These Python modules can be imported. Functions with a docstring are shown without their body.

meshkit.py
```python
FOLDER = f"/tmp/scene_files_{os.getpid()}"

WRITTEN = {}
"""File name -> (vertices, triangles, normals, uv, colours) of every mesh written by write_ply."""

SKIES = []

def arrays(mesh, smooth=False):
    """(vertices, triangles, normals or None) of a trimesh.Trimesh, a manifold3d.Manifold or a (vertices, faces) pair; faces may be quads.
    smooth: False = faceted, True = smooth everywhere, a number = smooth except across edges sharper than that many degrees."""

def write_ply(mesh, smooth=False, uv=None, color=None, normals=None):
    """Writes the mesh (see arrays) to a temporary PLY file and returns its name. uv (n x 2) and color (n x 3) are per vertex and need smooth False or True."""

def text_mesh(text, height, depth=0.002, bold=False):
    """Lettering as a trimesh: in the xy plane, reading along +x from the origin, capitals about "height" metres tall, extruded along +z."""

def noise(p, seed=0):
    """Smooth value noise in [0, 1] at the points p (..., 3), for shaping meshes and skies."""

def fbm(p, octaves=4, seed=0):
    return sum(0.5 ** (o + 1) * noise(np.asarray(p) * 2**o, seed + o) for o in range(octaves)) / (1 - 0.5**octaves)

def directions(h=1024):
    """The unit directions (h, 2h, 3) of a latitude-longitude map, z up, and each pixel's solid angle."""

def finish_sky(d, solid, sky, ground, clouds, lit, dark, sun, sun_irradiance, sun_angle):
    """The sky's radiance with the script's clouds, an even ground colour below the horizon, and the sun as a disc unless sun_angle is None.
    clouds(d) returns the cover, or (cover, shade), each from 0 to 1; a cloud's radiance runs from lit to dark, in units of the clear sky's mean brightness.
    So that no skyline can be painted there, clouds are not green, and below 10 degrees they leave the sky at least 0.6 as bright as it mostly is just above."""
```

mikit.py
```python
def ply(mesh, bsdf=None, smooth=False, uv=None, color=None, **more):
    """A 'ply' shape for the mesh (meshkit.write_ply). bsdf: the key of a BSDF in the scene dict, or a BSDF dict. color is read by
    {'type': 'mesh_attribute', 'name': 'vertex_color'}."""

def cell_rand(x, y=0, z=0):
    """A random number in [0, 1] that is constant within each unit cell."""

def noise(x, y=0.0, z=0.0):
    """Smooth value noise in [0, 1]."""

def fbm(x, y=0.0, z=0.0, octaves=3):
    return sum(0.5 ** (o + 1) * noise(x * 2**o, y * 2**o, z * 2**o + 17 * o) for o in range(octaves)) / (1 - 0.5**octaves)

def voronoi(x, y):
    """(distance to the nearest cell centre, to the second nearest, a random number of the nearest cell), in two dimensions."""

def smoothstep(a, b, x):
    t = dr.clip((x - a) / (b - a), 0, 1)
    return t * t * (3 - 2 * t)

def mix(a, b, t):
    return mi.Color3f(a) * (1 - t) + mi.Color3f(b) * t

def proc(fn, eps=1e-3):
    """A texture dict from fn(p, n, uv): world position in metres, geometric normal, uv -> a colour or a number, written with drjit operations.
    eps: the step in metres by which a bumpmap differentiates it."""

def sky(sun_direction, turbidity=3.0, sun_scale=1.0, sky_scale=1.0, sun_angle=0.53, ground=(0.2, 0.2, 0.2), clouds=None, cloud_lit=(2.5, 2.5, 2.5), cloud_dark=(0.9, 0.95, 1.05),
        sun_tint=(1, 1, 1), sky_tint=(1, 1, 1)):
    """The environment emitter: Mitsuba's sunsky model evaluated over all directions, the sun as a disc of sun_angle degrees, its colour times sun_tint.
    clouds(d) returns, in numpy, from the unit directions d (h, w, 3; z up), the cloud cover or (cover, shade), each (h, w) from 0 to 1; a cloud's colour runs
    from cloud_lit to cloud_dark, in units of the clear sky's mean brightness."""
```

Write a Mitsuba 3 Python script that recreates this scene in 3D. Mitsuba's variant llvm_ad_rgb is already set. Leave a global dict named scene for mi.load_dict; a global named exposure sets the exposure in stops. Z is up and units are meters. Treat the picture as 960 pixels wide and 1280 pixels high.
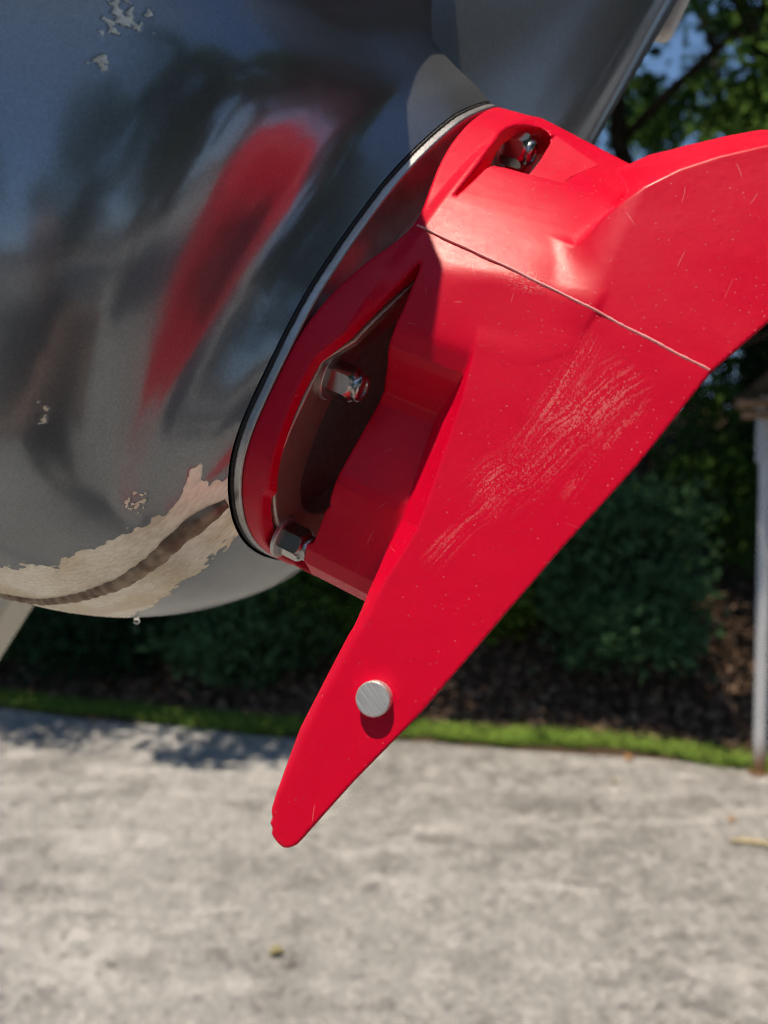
import math
import numpy as np, trimesh, drjit as dr, mitsuba as mi, mikit, meshkit
from scipy.ndimage import map_coordinates
from mikit import noise, fbm, voronoi, cell_rand, smoothstep, mix

T = mi.ScalarTransform4f
scene, labels = {}, {}

# ------------------------------------------------------------------ camera, sky, sun, exposure
EYE = np.array([0.0, 0.0, 1.6])
PITCH = math.radians(2.5)
RIGHT = np.array([1.0, 0, 0])
FWD = np.array([0, math.cos(PITCH), -math.sin(PITCH)])
UP = np.array([0, math.sin(PITCH), math.cos(PITCH)])
scene['camera'] = {'type': 'thinlens', 'fov': 54.49, 'fov_axis': 'x', 'near_clip': 0.02, 'far_clip': 2000.0,
                   'aperture_radius': 0.0017, 'focus_distance': 0.285,
                   'to_world': T().look_at(origin=EYE.tolist(), target=(EYE + FWD).tolist(), up=UP.tolist())}
SUN = np.array([-0.20, -0.33, 1.03])
scene['sky'] = mikit.sky(SUN.tolist(), turbidity=3)
exposure = 1.75

# ------------------------------------------------------------------ materials
def rgb(*c): return {'type': 'rgb', 'value': list(c)}
def two(b): return {'type': 'twosided', 'bsdf': b}
def loc(p):
    """local unit coordinates (a along the axis, b up the leg, c out towards the open side), in mm"""
    q = p - mi.Point3f(*[float(x) for x in ORG])
    return [1000 * (q.x * float(e[0]) + q.y * float(e[1]) + q.z * float(e[2])) for e in (EA, EB, EC)]

th, ph = 0.44, 0.30
_c2w = np.array([RIGHT, FWD, UP])
_n = np.array([np.cos(ph) * np.cos(th), -np.sin(ph), -np.cos(ph) * np.sin(th)])
_u = np.array([np.sin(th), 0, np.cos(th)])
_w = np.array([-0.2673724, -0.95533649, 0.12587372])
LEAN = 0.125
DROP = 0.36
EA, EB, EC = _n @ _c2w, _u @ _c2w, _w @ _c2w
ORG = EYE + (np.array([5 / 932, 1, 230 / 932]) * 0.36) @ _c2w
LOCAL = np.array([EA, EB, EC])

def W(P):  # local mm -> world metres
    return np.asarray(P, float) / 1000 @ LOCAL + ORG

def concrete_col(p, n, uv):
    x, y = p.x, p.y
    big = fbm(x * 0.9, y * 1.3, 3.0, 4)
    mid = fbm(x * 15, y * 15, 1.0, 4)
    f1, f2, r = voronoi(x * 75 + 2 * noise(x * 30, y * 30), y * 75)
    fine = noise(x * 160, y * 160)
    blot = smoothstep(0.5, 0.72, fbm(x * 22 + 3, y * 22, 5.0, 3))
    streak = smoothstep(0.60, 0.74, fbm(x * 2.2 + 0.6 * y, y * 9 + 1.5 * noise(x * 2, y * 2), 9.0, 3))
    c = mix((0.146, 0.150, 0.153), (0.260, 0.267, 0.271), smoothstep(0.34, 0.64, big * 0.55 + mid * 0.45))
    spots = smoothstep(0.56, 0.70, fbm(x * 48, y * 48, 6.0, 3))
    c = mix(c, (0.44, 0.445, 0.445), blot * 0.4 + streak * 0.5)
    c = mix(c, (0.46, 0.46, 0.455), spots * 0.5)
    c = c * (1 - 0.30 * smoothstep(0.60, 0.72, fbm(x * 3.1 + 9, y * 5.0, 2.0, 4)) - 0.35 * smoothstep(0.70, 0.76, fbm(x * 26, y * 26, 12.0, 2)))
    peb = smoothstep(0.5, 0.2, f1)
    c = mix(c, mix((0.09, 0.088, 0.082), (0.52, 0.51, 0.49), r), peb * 0.6)
    return c * (0.85 + 0.3 * fine)

def concrete_h(p, n, uv):
    f1, f2, r = voronoi(p.x * 75, p.y * 75)
    return smoothstep(0.6, 0.1, f1) * 0.6 + 0.4 * noise(p.x * 240, p.y * 240)

scene['m_concrete'] = {'type': 'bumpmap', 'map': mikit.proc(concrete_h, 2e-3), 'scale': 0.003,
                       'bsdf': {'type': 'principled', 'base_color': mikit.proc(concrete_col), 'roughness': 0.85, 'specular': 0.3}}
scene['m_soil'] = {'type': 'diffuse', 'reflectance': mikit.proc(lambda p, n, uv: mix((0.035, 0.024, 0.017), (0.10, 0.07, 0.05), fbm(p.x * 6, p.y * 6, p.z * 6, 4)))}
for i, c in enumerate([(0.15, 0.095, 0.068), (0.09, 0.058, 0.042), (0.24, 0.165, 0.12)]):
    scene[f'm_litter_{i}'] = two({'type': 'diffuse', 'reflectance': rgb(*c)})

def leaf_mat(c, t=0.56):
    return {'type': 'principledthin', 'base_color': rgb(*c), 'roughness': 0.22, 'diff_trans': 2 * t, 'spec_trans': 0.0, 'eta': 1.4}
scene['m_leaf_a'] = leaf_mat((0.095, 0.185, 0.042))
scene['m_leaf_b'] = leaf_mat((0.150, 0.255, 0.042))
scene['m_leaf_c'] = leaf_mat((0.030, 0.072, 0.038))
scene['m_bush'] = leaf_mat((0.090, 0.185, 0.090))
scene['m_grass'] = leaf_mat((0.26, 0.40, 0.085), 0.35)
scene['m_bark'] = {'type': 'diffuse', 'reflectance': mikit.proc(lambda p, n, uv: mix((0.030, 0.024, 0.020), (0.10, 0.085, 0.07), fbm(p.x * 25, p.y * 25, p.z * 5, 3)))}

def red_col(p, n, uv):
    a, b, c = loc(p)
    base = mi.Color3f(0.62, 0.0, 0.026) * (0.96 + 0.08 * fbm(a * 0.03, b * 0.03, c * 0.03, 3))
    # scuffs rubbed into the face: two long streaks, a patch by the parting line, and scattered dust and nicks
    grain = noise(a * 2.2, b * 2.2, c) * 0.55 + 0.45 * noise(a * 4.1 + 0.8 * b, b * 1.6, 4.0)
    def streak(ax, bx, ay, by, wid):
        dx, dy = ay - ax, by - bx
        L = math.hypot(dx, dy)
        s = ((a - ax) * dx + (b - bx) * dy) / L
        d = ((a - ax) * dy - (b - bx) * dx) / L + 2.2 * (noise(s * 0.12, ax) - 0.5)
        m = smoothstep(-2.0, 6.0, s) * smoothstep(L + 2.0, L - 8.0, s) * smoothstep(wid, wid * 0.2, dr.abs(d))
        lines = noise(d * 1.5, s * 0.07, ax)
        return m * smoothstep(0.46, 0.70, 0.38 * lines + 0.62 * grain)
    sc = dr.maximum(streak(104, 4, 96, -50, 6.0), streak(120, -2, 92, -66, 13.0)) * (0.45 + 0.55 * smoothstep(0.35, 0.62, fbm(a * 0.09, b * 0.05, 8.0, 3)))
    sc = dr.maximum(sc, 0.6 * dr.maximum(streak(97, -58, 84, -92, 6.0), streak(128, -10, 118, -52, 3.5)))
    d2 = dr.sqrt(dr.square((a - 73) / 12) + dr.square((b - 14) / 6))
    sc = dr.maximum(sc, smoothstep(1.0, 0.3, d2) * smoothstep(0.52, 0.75, noise(a * 2.3, b * 2.3, 9.0)))
    f1, f2, r = voronoi(a * 0.42 + c * 0.05, b * 0.42 + c * 0.1)
    dusty = smoothstep(0.40, 0.70, fbm(a * 0.03 + 7, b * 0.03, 1.0, 3)) * 0.13 * smoothstep(-90.0, 10.0, b) - 0.02
    dots = smoothstep(0.05 + 0.13 * cell_rand(r * 997, 3), 0.03, f1) * smoothstep(0.84, 0.88, r + dusty)
    hair = mi.Float(0)
    for k in range(2):   # short single scratches, one here and there
        u, v = a / 13.0 + 0.37 * k, b / 13.0 + 0.61 * k
        iu, iv = dr.floor(u), dr.floor(v)
        an = 6.28 * cell_rand(iu, iv, 11 + k)
        du, dv = (u - iu - 0.5) * 13, (v - iv - 0.5) * 13
        al, ac = du * dr.cos(an) + dv * dr.sin(an), dv * dr.cos(an) - du * dr.sin(an)
        ac = ac + 0.05 * al * al * (cell_rand(iu, iv, 21 + k) - 0.5)
        L = 1.2 + 3.6 * cell_rand(iu, iv, 31 + k)
        hair = dr.maximum(hair, smoothstep(0.22, 0.06, dr.abs(ac)) * smoothstep(L, L * 0.5, dr.abs(al)) * smoothstep(0.80, 0.82, cell_rand(iu, iv, 41 + k)) * smoothstep(0.50, 0.58, fbm(iu * 0.31, iv * 0.31, 3.0, 2)))
    m = dr.minimum(0.55 * sc + 0.7 * dots + 0.5 * hair, 0.8)
    return mix(base, (0.72, 0.20, 0.20), m)

def red_rough(p, n, uv):
    a, b, c = loc(p)
    return 0.28 + 0.17 * fbm(a * 0.05, b * 0.05, c * 0.05, 3) + 0.05 * noise(a * 0.9, b * 0.9, c * 0.9)

def red_h(p, n, uv):
    a, b, c = loc(p)
    f1, f2, r = voronoi(a * 0.28 + c * 0.05, b * 0.28 + c * 0.1)
    nick = smoothstep(0.2, 0.05, f1) * smoothstep(0.80, 0.86, r)
    return fbm(a * 0.06, b * 0.06, c * 0.06, 2) * 0.8 + 0.05 * nick + 0.035 * noise(a * 0.6, b * 0.6, c * 0.6)

scene['m_scuffed'] = {'type': 'principled', 'base_color': mikit.proc(lambda p, n, uv: mix((0.70, 0.14, 0.17), (0.76, 0.40, 0.40), fbm(p.x * 300, p.y * 300, p.z * 300, 3))), 'roughness': 0.45}
scene['m_red'] = {'type': 'bumpmap', 'map': mikit.proc(red_h, 6e-4), 'scale': 0.0006,
                  'bsdf': {'type': 'principled', 'base_color': mikit.proc(red_col), 'roughness': mikit.proc(red_rough), 'specular': 0.24}}

def wear(uv, p):
    """1 where the paint is rubbed off; uv.x = mm past the edge of the worn area"""
    a, b, c = loc(p)
    e = uv.x + 9 * (fbm(a * 0.09, b * 0.09, c * 0.09, 4) - 0.5) * 2 + 5 * (noise(a * 0.5 + b * 0.15, b * 0.2, c * 0.5) - 0.5)
    m = smoothstep(-0.4, 0.4, e)
    for (x, y, z, r) in ((-40, -98.5, 133, 5), (-20, -116.5, 97, 5), (-60, 24, 152, 9), (-58, 6, 155, 4)):
        d = dr.sqrt(dr.square(a - x) + dr.square(b - y) + dr.square(c - z)) / r
        m = dr.maximum(m, smoothstep(0.69, 0.72, fbm(a * 0.45 + x, b * 0.45, c * 0.45, 3) + 0.30 * (1 - d)) * smoothstep(1.2, 1.0, d))
    return m

def house_col(p, n, uv):
    a, b, c = loc(p)
    g = fbm(a * 0.02, b * 0.02, c * 0.02, 3)
    paint = mix((0.205, 0.230, 0.255), (0.295, 0.318, 0.335), g) * (0.85 + 0.3 * noise(a * 1.9, b * 1.9, c * 1.9))
    k = fbm(a * 0.05, b * 0.05, c * 0.05, 4)
    bare = mix((0.78, 0.67, 0.50), (0.98, 0.92, 0.80), smoothstep(0.3, 0.7, k)) * (0.85 + 0.3 * noise(a * 0.9, b * 0.25, c * 0.9))
    return mix(paint, bare, wear(uv, p))

def house_rough(p, n, uv):
    a, b, c = loc(p)
    return dr.lerp(0.10 + 0.15 * fbm(a * 0.03, b * 0.03, c * 0.03, 4) + 0.03 * noise(a * 1.5, b * 1.5, c * 1.5), 0.36, wear(uv, p))

def house_h(p, n, uv):
    a, b, c = loc(p)
    return noise(a * 0.8, b * 0.8, c * 0.8) * 0.028 + fbm(a * 0.08, b * 0.08, c * 0.08, 2) * 0.35 - 0.55 * wear(uv, p)

def house_rough2(p, n, uv):
    return dr.minimum(house_rough(p, n, uv) + 0.22, 0.6)
def satin(col, r1, r2):   # metallic enamel: a sharper film over rough flakes
    base = {'type': 'principled', 'base_color': mikit.proc(col), 'metallic': 0.85, 'specular': 0.5}
    return {'type': 'blendbsdf', 'weight': 0.40, 'bsdf_0': {**base, 'roughness': r1}, 'bsdf_1': {**base, 'roughness': r2}}
scene['m_housing'] = {'type': 'bumpmap', 'map': mikit.proc(house_h, 8e-4), 'scale': 0.0005, 'bsdf': satin(house_col, mikit.proc(house_rough), mikit.proc(house_rough2))}
def leg_col(p, n, uv):
    a, b, c = loc(p)
    return mix((0.205, 0.230, 0.255), (0.295, 0.318, 0.335), fbm(a * 0.02, b * 0.02, c * 0.02, 3)) * (0.85 + 0.3 * noise(a * 1.9, b * 1.9, c * 1.9))
scene['m_leg'] = satin(leg_col, 0.16, 0.42)
scene['m_bead'] = {'type': 'principled', 'base_color': mikit.proc(lambda p, n, uv: mix((0.20, 0.135, 0.10), (0.42, 0.33, 0.24), smoothstep(0.3, 0.75, fbm(p.x * 160, p.y * 160, p.z * 160, 3)))),
                   'roughness': 0.55, 'metallic': 0.7}
scene['m_flange'] = {'type': 'principled', 'base_color': mikit.proc(lambda p, n, uv: mix((0.42, 0.42, 0.43), (0.62, 0.62, 0.62), fbm(p.x * 250, p.y * 250, p.z * 250, 3))),
                     'roughness': 0.38, 'metallic': 0.9}
scene['m_plate'] = {'type': 'principled', 'base_color': mikit.proc(lambda p, n, uv: mix((0.40, 0.36, 0.31), (0.68, 0.63, 0.56), fbm(p.x * 120, p.y * 120, p.z * 60, 4))),
                    'roughness': 0.36, 'metallic': 0.85}
scene['m_recess'] = {'type': 'principled', 'base_color': mikit.proc(lambda p, n, uv: mix((0.20, 0.197, 0.19), (0.36, 0.35, 0.335), fbm(p.x * 300, p.y * 300, p.z * 300, 3))),
                     'roughness': 0.6, 'metallic': 0.3}
scene['m_gasket'] = {'type': 'principled', 'base_color': rgb(0.012, 0.012, 0.013), 'roughness': 0.55}
scene['m_steel'] = {'type': 'principled', 'base_color': mikit.proc(lambda p, n, uv: mix((0.30, 0.285, 0.27), (0.52, 0.51, 0.50), fbm(p.x * 200, p.y * 200, p.z * 200, 3))), 'roughness': 0.2, 'metallic': 1.0}
scene['m_pin'] = {'type': 'principled', 'base_color': mikit.proc(lambda p, n, uv: mix((0.50, 0.51, 0.50), (0.80, 0.81, 0.80), noise((p.x * 1.0 + p.z * 0.8) * 2600, (p.x - p.z) * 90, 1.0))),
                  'roughness': 0.42, 'metallic': 0.75}
scene['m_white'] = {'type': 'principled', 'base_color': rgb(0.72, 0.72, 0.70), 'roughness': 0.4}
scene['m_cream'] = {'type': 'principled', 'base_color': rgb(0.62, 0.57, 0.46), 'roughness': 0.4}
def post_col(p, n, uv):
    g = fbm(p.x * 14, p.y * 14, p.z * 6, 4)
    rust = smoothstep(0.52, 0.62, g + 0.35 * smoothstep(0.45, 0.0, p.z) * noise(p.x * 60, p.y * 60, p.z * 30))
    return mix(mix((0.46, 0.48, 0.52), (0.56, 0.58, 0.62), g), (0.17, 0.09, 0.05), rust * smoothstep(0.30, 0.10, p.z + 0.15 * noise(p.x * 40, p.y * 40, p.z * 9)))
scene['m_post'] = {'type': 'principled', 'base_color': mikit.proc(post_col), 'roughness': 0.45, 'metallic': 0.1}
scene['m_roof'] = two({'type': 'principled', 'base_color': rgb(0.06, 0.055, 0.052), 'roughness': 0.55, 'metallic': 0.3})
scene['m_timber'] = {'type': 'diffuse', 'reflectance': mikit.proc(lambda p, n, uv: mix((0.20, 0.12, 0.075), (0.36, 0.25, 0.17), fbm(p.x * 12, p.y * 50, p.z * 50, 3)))}
scene['m_drop'] = {'type': 'dielectric', 'int_ior': 1.33, 'ext_ior': 1.0}
scene['m_leaf_dry'] = two({'type': 'diffuse', 'reflectance': rgb(0.36, 0.20, 0.09)})
scene['m_leaf_yellow'] = two({'type': 'diffuse', 'reflectance': rgb(0.27, 0.25, 0.13)})
scene['m_straw'] = two({'type': 'diffuse', 'reflectance': rgb(0.52, 0.44, 0.27)})

# ------------------------------------------------------------------ helpers
def add(key, mesh, m, smooth=False, **k):
    scene[key] = mikit.ply(mesh, m, smooth, **k)
    return key

def add_n(key, v, f, nrm, m, uv=None):
    path = meshkit.write_ply((v, f), False, uv, None, normals=nrm)
    scene[key] = {'type': 'ply', 'filename': path, 'face_normals': False, 'bsdf': {'type': 'ref', 'id': m}}
    return key

def poly_sd(poly, X, Y):
    P = np.asarray(poly, float)
    Q = np.roll(P, -1, 0)
    d = np.full(X.shape, 1e9)
    inside = np.zeros(X.shape, bool)
    for (x0, y0), (x1, y1) in zip(P, Q):
        ex, ey = x1 - x0, y1 - y0
        t = np.clip(((X - x0) * ex + (Y - y0) * ey) / max(ex * ex + ey * ey, 1e-12), 0, 1)
        d = np.minimum(d, (X - x0 - t * ex) ** 2 + (Y - y0 - t * ey) ** 2)
        if y0 != y1:
            inside ^= ((y0 > Y) != (y1 > Y)) & (X < ex * (Y - y0) / (y1 - y0) + x0)
    return np.where(inside, -1, 1) * np.sqrt(d)

def chaikin(P, k=2, closed=True):
    P = np.asarray(P, float)
    for _ in range(k):
        Q = np.roll(P, -1, 0) if closed else P[1:]
        R = P if closed else P[:-1]
        N = np.stack([0.75 * R + 0.25 * Q, 0.25 * R + 0.75 * Q], 1).reshape(-1, 2)
        P = N if closed else np.vstack([P[:1], N, P[-1:]])
    return P

class Flat:
    """signed distance to a polygon, looked up bilinearly"""
    def __init__(self, poly, lo, hi, h=0.6):
        self.lo, self.h = np.array(lo, float), h
        xs, ys = np.arange(lo[0], hi[0] + h, h), np.arange(lo[1], hi[1] + h, h)
        self.g = poly_sd(poly, *np.meshgrid(xs, ys, indexing='ij')).astype(np.float32)
    def __call__(self, x, y):
        x, y = np.broadcast_arrays(x, y)
        return map_coordinates(self.g, [(x - self.lo[0]) / self.h, (y - self.lo[1]) / self.h], order=1, mode='nearest')

def smin(a, b, k):
    h = np.clip(0.5 + 0.5 * (b - a) / k, 0, 1)
    return b * (1 - h) + a * h - k * h * (1 - h)
def smax(a, b, k): return -smin(-a, -b, k)

def nets(fn, lo, hi, h):
    """naive surface nets of fn(a, b, c) < 0, vertices then moved onto the surface; returns vertices, triangles, normals"""
    ax = [np.arange(l, u + h, h, dtype=np.float32) for l, u in zip(lo, hi)]
    F = np.asarray(fn(ax[0][:, None, None], ax[1][None, :, None], ax[2][None, None, :]), np.float32)
    F = np.ascontiguousarray(np.broadcast_to(F, tuple(map(len, ax))))
    S = F < 0
    s = [slice(None, -1), slice(1, None)]
    cnt = sum(S[s[i], s[j], s[k]].astype(np.int8) for i in (0, 1) for j in (0, 1) for k in (0, 1))
    cell = np.argwhere((cnt > 0) & (cnt < 8))
    idx = np.full(cnt.shape, -1, np.int64)
    idx[tuple(cell.T)] = np.arange(len(cell))
    acc, num = np.zeros((len(cell), 3)), np.zeros(len(cell))
    corner = [(i, j, k) for i in (0, 1) for j in (0, 1) for k in (0, 1)]
    for p in corner:
        for d in range(3):
            if p[d] == 0:
                q = list(p); q[d] = 1
                fa, fb = F[tuple((cell + p).T)], F[tuple((cell + q).T)]
                on = (fa < 0) != (fb < 0)
                t = np.where(on, fa / np.where(on, fa - fb, 1), 0)
                pos = np.array(p, float)[None] + t[:, None] * np.eye(3)[d]
                acc[on] += pos[on]; num[on] += 1
    V = (cell + acc / num[:, None]) * h + np.array(lo)
    faces = []
    for d in range(3):
        e, g = (d + 1) % 3, (d + 2) % 3
        a = np.take(S, range(S.shape[d] - 1), d); b = np.take(S, range(1, S.shape[d]), d)
        E = np.argwhere(a != b)
        E = E[(E[:, e] > 0) & (E[:, g] > 0) & (E[:, e] < S.shape[e] - 1) & (E[:, g] < S.shape[g] - 1)]
        oe, og = np.eye(3, dtype=int)[e], np.eye(3, dtype=int)[g]
        q = np.stack([idx[tuple((E - oe - og).T)], idx[tuple((E - og).T)], idx[tuple(E.T)], idx[tuple((E - oe).T)]], 1)
        flip = ~S[tuple(E.T)]
        q[flip] = q[flip][:, ::-1]
        faces.append(q)
    Q = np.vstack(faces)
    Tn = np.vstack([Q[:, [0, 1, 2]], Q[:, [0, 2, 3]]])
    def grad(P, e):
        G = np.stack([fn(*(P + e * np.eye(3)[k]).T) - fn(*(P - e * np.eye(3)[k]).T) for k in range(3)], 1) / (2 * e)
        return G
    for _ in range(2):
        G = grad(V, 0.35 * h)
        step = fn(*V.T)[:, None] * G / np.maximum((G ** 2).sum(1, keepdims=True), 0.2)
        V = V - np.clip(step, -0.6 * h, 0.6 * h)
    N = grad(V, 0.6 * h)
    N /= np.maximum(np.linalg.norm(N, axis=1, keepdims=True), 1e-9)
    return V, Tn, N

def add_local(key, VTN, m, uv=None):
    V, Tn, N = VTN
    return add_n(key, W(V), Tn, N @ LOCAL, m, uv)

def tube(points, radii, sides=10, cap=True):
    p = np.asarray(points, float)
    r = np.broadcast_to(radii, (len(p),)).astype(float)
    t = np.gradient(p, axis=0); t /= np.linalg.norm(t, axis=1, keepdims=True)
    a = np.cross(t, [0.31, 0.2, 0.93]); a /= np.linalg.norm(a, axis=1, keepdims=True)
    b = np.cross(t, a)
    an = np.arange(sides) * 2 * np.pi / sides
    v = (p[:, None] + r[:, None, None] * (np.cos(an)[None, :, None] * a[:, None] + np.sin(an)[None, :, None] * b[:, None])).reshape(-1, 3)
    i, j = np.meshgrid(np.arange(len(p) - 1), np.arange(sides), indexing='ij')
    k = (j + 1) % sides
    q = np.stack([i * sides + j, i * sides + k, (i + 1) * sides + k, (i + 1) * sides + j], -1).reshape(-1, 4)
    f = np.vstack([q[:, [0, 1, 2]], q[:, [0, 2, 3]]])
    if cap:
        m = len(v); v = np.vstack([v, p[:1], p[-1:]])
        jj = np.arange(sides); kk = (jj + 1) % sides; o = (len(p) - 1) * sides
        f = np.vstack([f, np.stack([kk, jj, jj * 0 + m], 1), np.stack([o + jj, o + kk, jj * 0 + m + 1], 1)])
    return trimesh.Trimesh(v, f, process=False)

# ------------------------------------------------------------------ the ground
def driveway_edge(x):  # y of the far edge of the concrete
    return 4.49 - 0.218 * x + 0.05 * np.sin(1.7 * x) + 0.025 * np.sin(4.3 * x + 1)

def grid_sheet(xs, ys, zf):
    X, Y = np.meshgrid(xs, ys, indexing='ij')
    v = np.stack([X, Y, zf(X, Y)], -1).reshape(-1, 3)
    i, j = np.meshgrid(np.arange(len(xs) - 1), np.arange(len(ys) - 1), indexing='ij')
    n = len(ys)
    q = np.stack([i * n + j, (i + 1) * n + j, (i + 1) * n + j + 1, i * n + j + 1], -1).reshape(-1, 4)
    return trimesh.Trimesh(v, np.vstack([q[:, [0, 1, 2]], q[:, [0, 2, 3]]]), process=False)

add('ground', grid_sheet(np.linspace(-300, 300, 3), np.linspace(-300, 300, 3), lambda X, Y: X * 0 - 0.05), 'm_soil')
labels['ground'] = {'label': 'brown earth under and beyond the driveway', 'category': 'ground', 'kind': 'structure'}
xs = np.concatenate([np.linspace(-40, -8, 9)[:-1], np.linspace(-8, 8, 161), np.linspace(8, 40, 9)[1:]])
e = driveway_edge(np.clip(xs, -6, 6)) - 0.218 * (xs - np.clip(xs, -6, 6)) * 0
v = np.concatenate([np.stack([xs, xs * 0 - 14, xs * 0], 1), np.stack([xs, e, xs * 0], 1), np.stack([xs, e, xs * 0 - 0.12], 1)])
n = len(xs); i = np.arange(n - 1)
f = np.vstack([np.stack([i, i + 1, n + i + 1], 1), np.stack([i, n + i + 1, n + i], 1), np.stack([n + i, n + i + 1, 2 * n + i + 1], 1), np.stack([n + i, 2 * n + i + 1, 2 * n + i], 1)])
add('driveway', trimesh.Trimesh(v, f, process=False), 'm_concrete')
labels['driveway'] = {'label': 'worn pale concrete driveway with exposed grit and stains', 'category': 'driveway', 'kind': 'structure'}

def bank_z(X, Y):
    d = Y - driveway_edge(np.clip(X, -6, 6))
    d = np.where(Y < 2.5, 0.01, d)
    z = 0.02 + 0.50 * np.clip((d - 0.36) / 0.9, 0, 1) ** 1.2 + 0.22 * np.clip(d - 1.2, 0, 12)
    z = z + np.where(d > 0.3, 0.10 * (meshkit.fbm(np.stack([X * 1.6, Y * 1.6, X * 0], -1), 3) - 0.5), 0)
    return np.where((d < 0) | (Y < 2.5), -0.06, z)
add('bank', grid_sheet(np.linspace(-14, 14, 281), np.linspace(3.0, 20, 240), bank_z), 'm_soil', True)
labels['bank'] = {'label': 'earth bank rising beyond the grass verge', 'category': 'bank', 'kind': 'structure'}

rng = np.random.default_rng(5)
def quads(pos, size, rng, up=0.0, aspect=0.55, nrm=None):
    """leaf-shaped cards (4-sided, folded on the midrib) at pos"""
    n = len(pos)
    d = rng.normal(size=(n, 3)); d /= np.linalg.norm(d, axis=1, keepdims=True)
    if nrm is not None:
        d = d * (1 - up) + np.asarray(nrm) * up * 1.0; d /= np.linalg.norm(d, axis=1, keepdims=True)
    t = np.cross(d, rng.normal(size=(n, 3))); t /= np.linalg.norm(t, axis=1, keepdims=True)
    s = np.cross(d, t)
    L = (np.broadcast_to(size, (n,)) * rng.uniform(0.6, 1.25, n))[:, None]
    v = np.stack([pos - t * L / 2, pos + s * L * aspect / 2 + d * L * 0.12, pos + t * L / 2, pos - s * L * aspect / 2 + d * L * 0.12], 1).reshape(-1, 3)
    b = np.arange(n)[:, None] * 4
    return v, np.vstack([b + [0, 1, 2], b + [0, 2, 3]])

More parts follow.
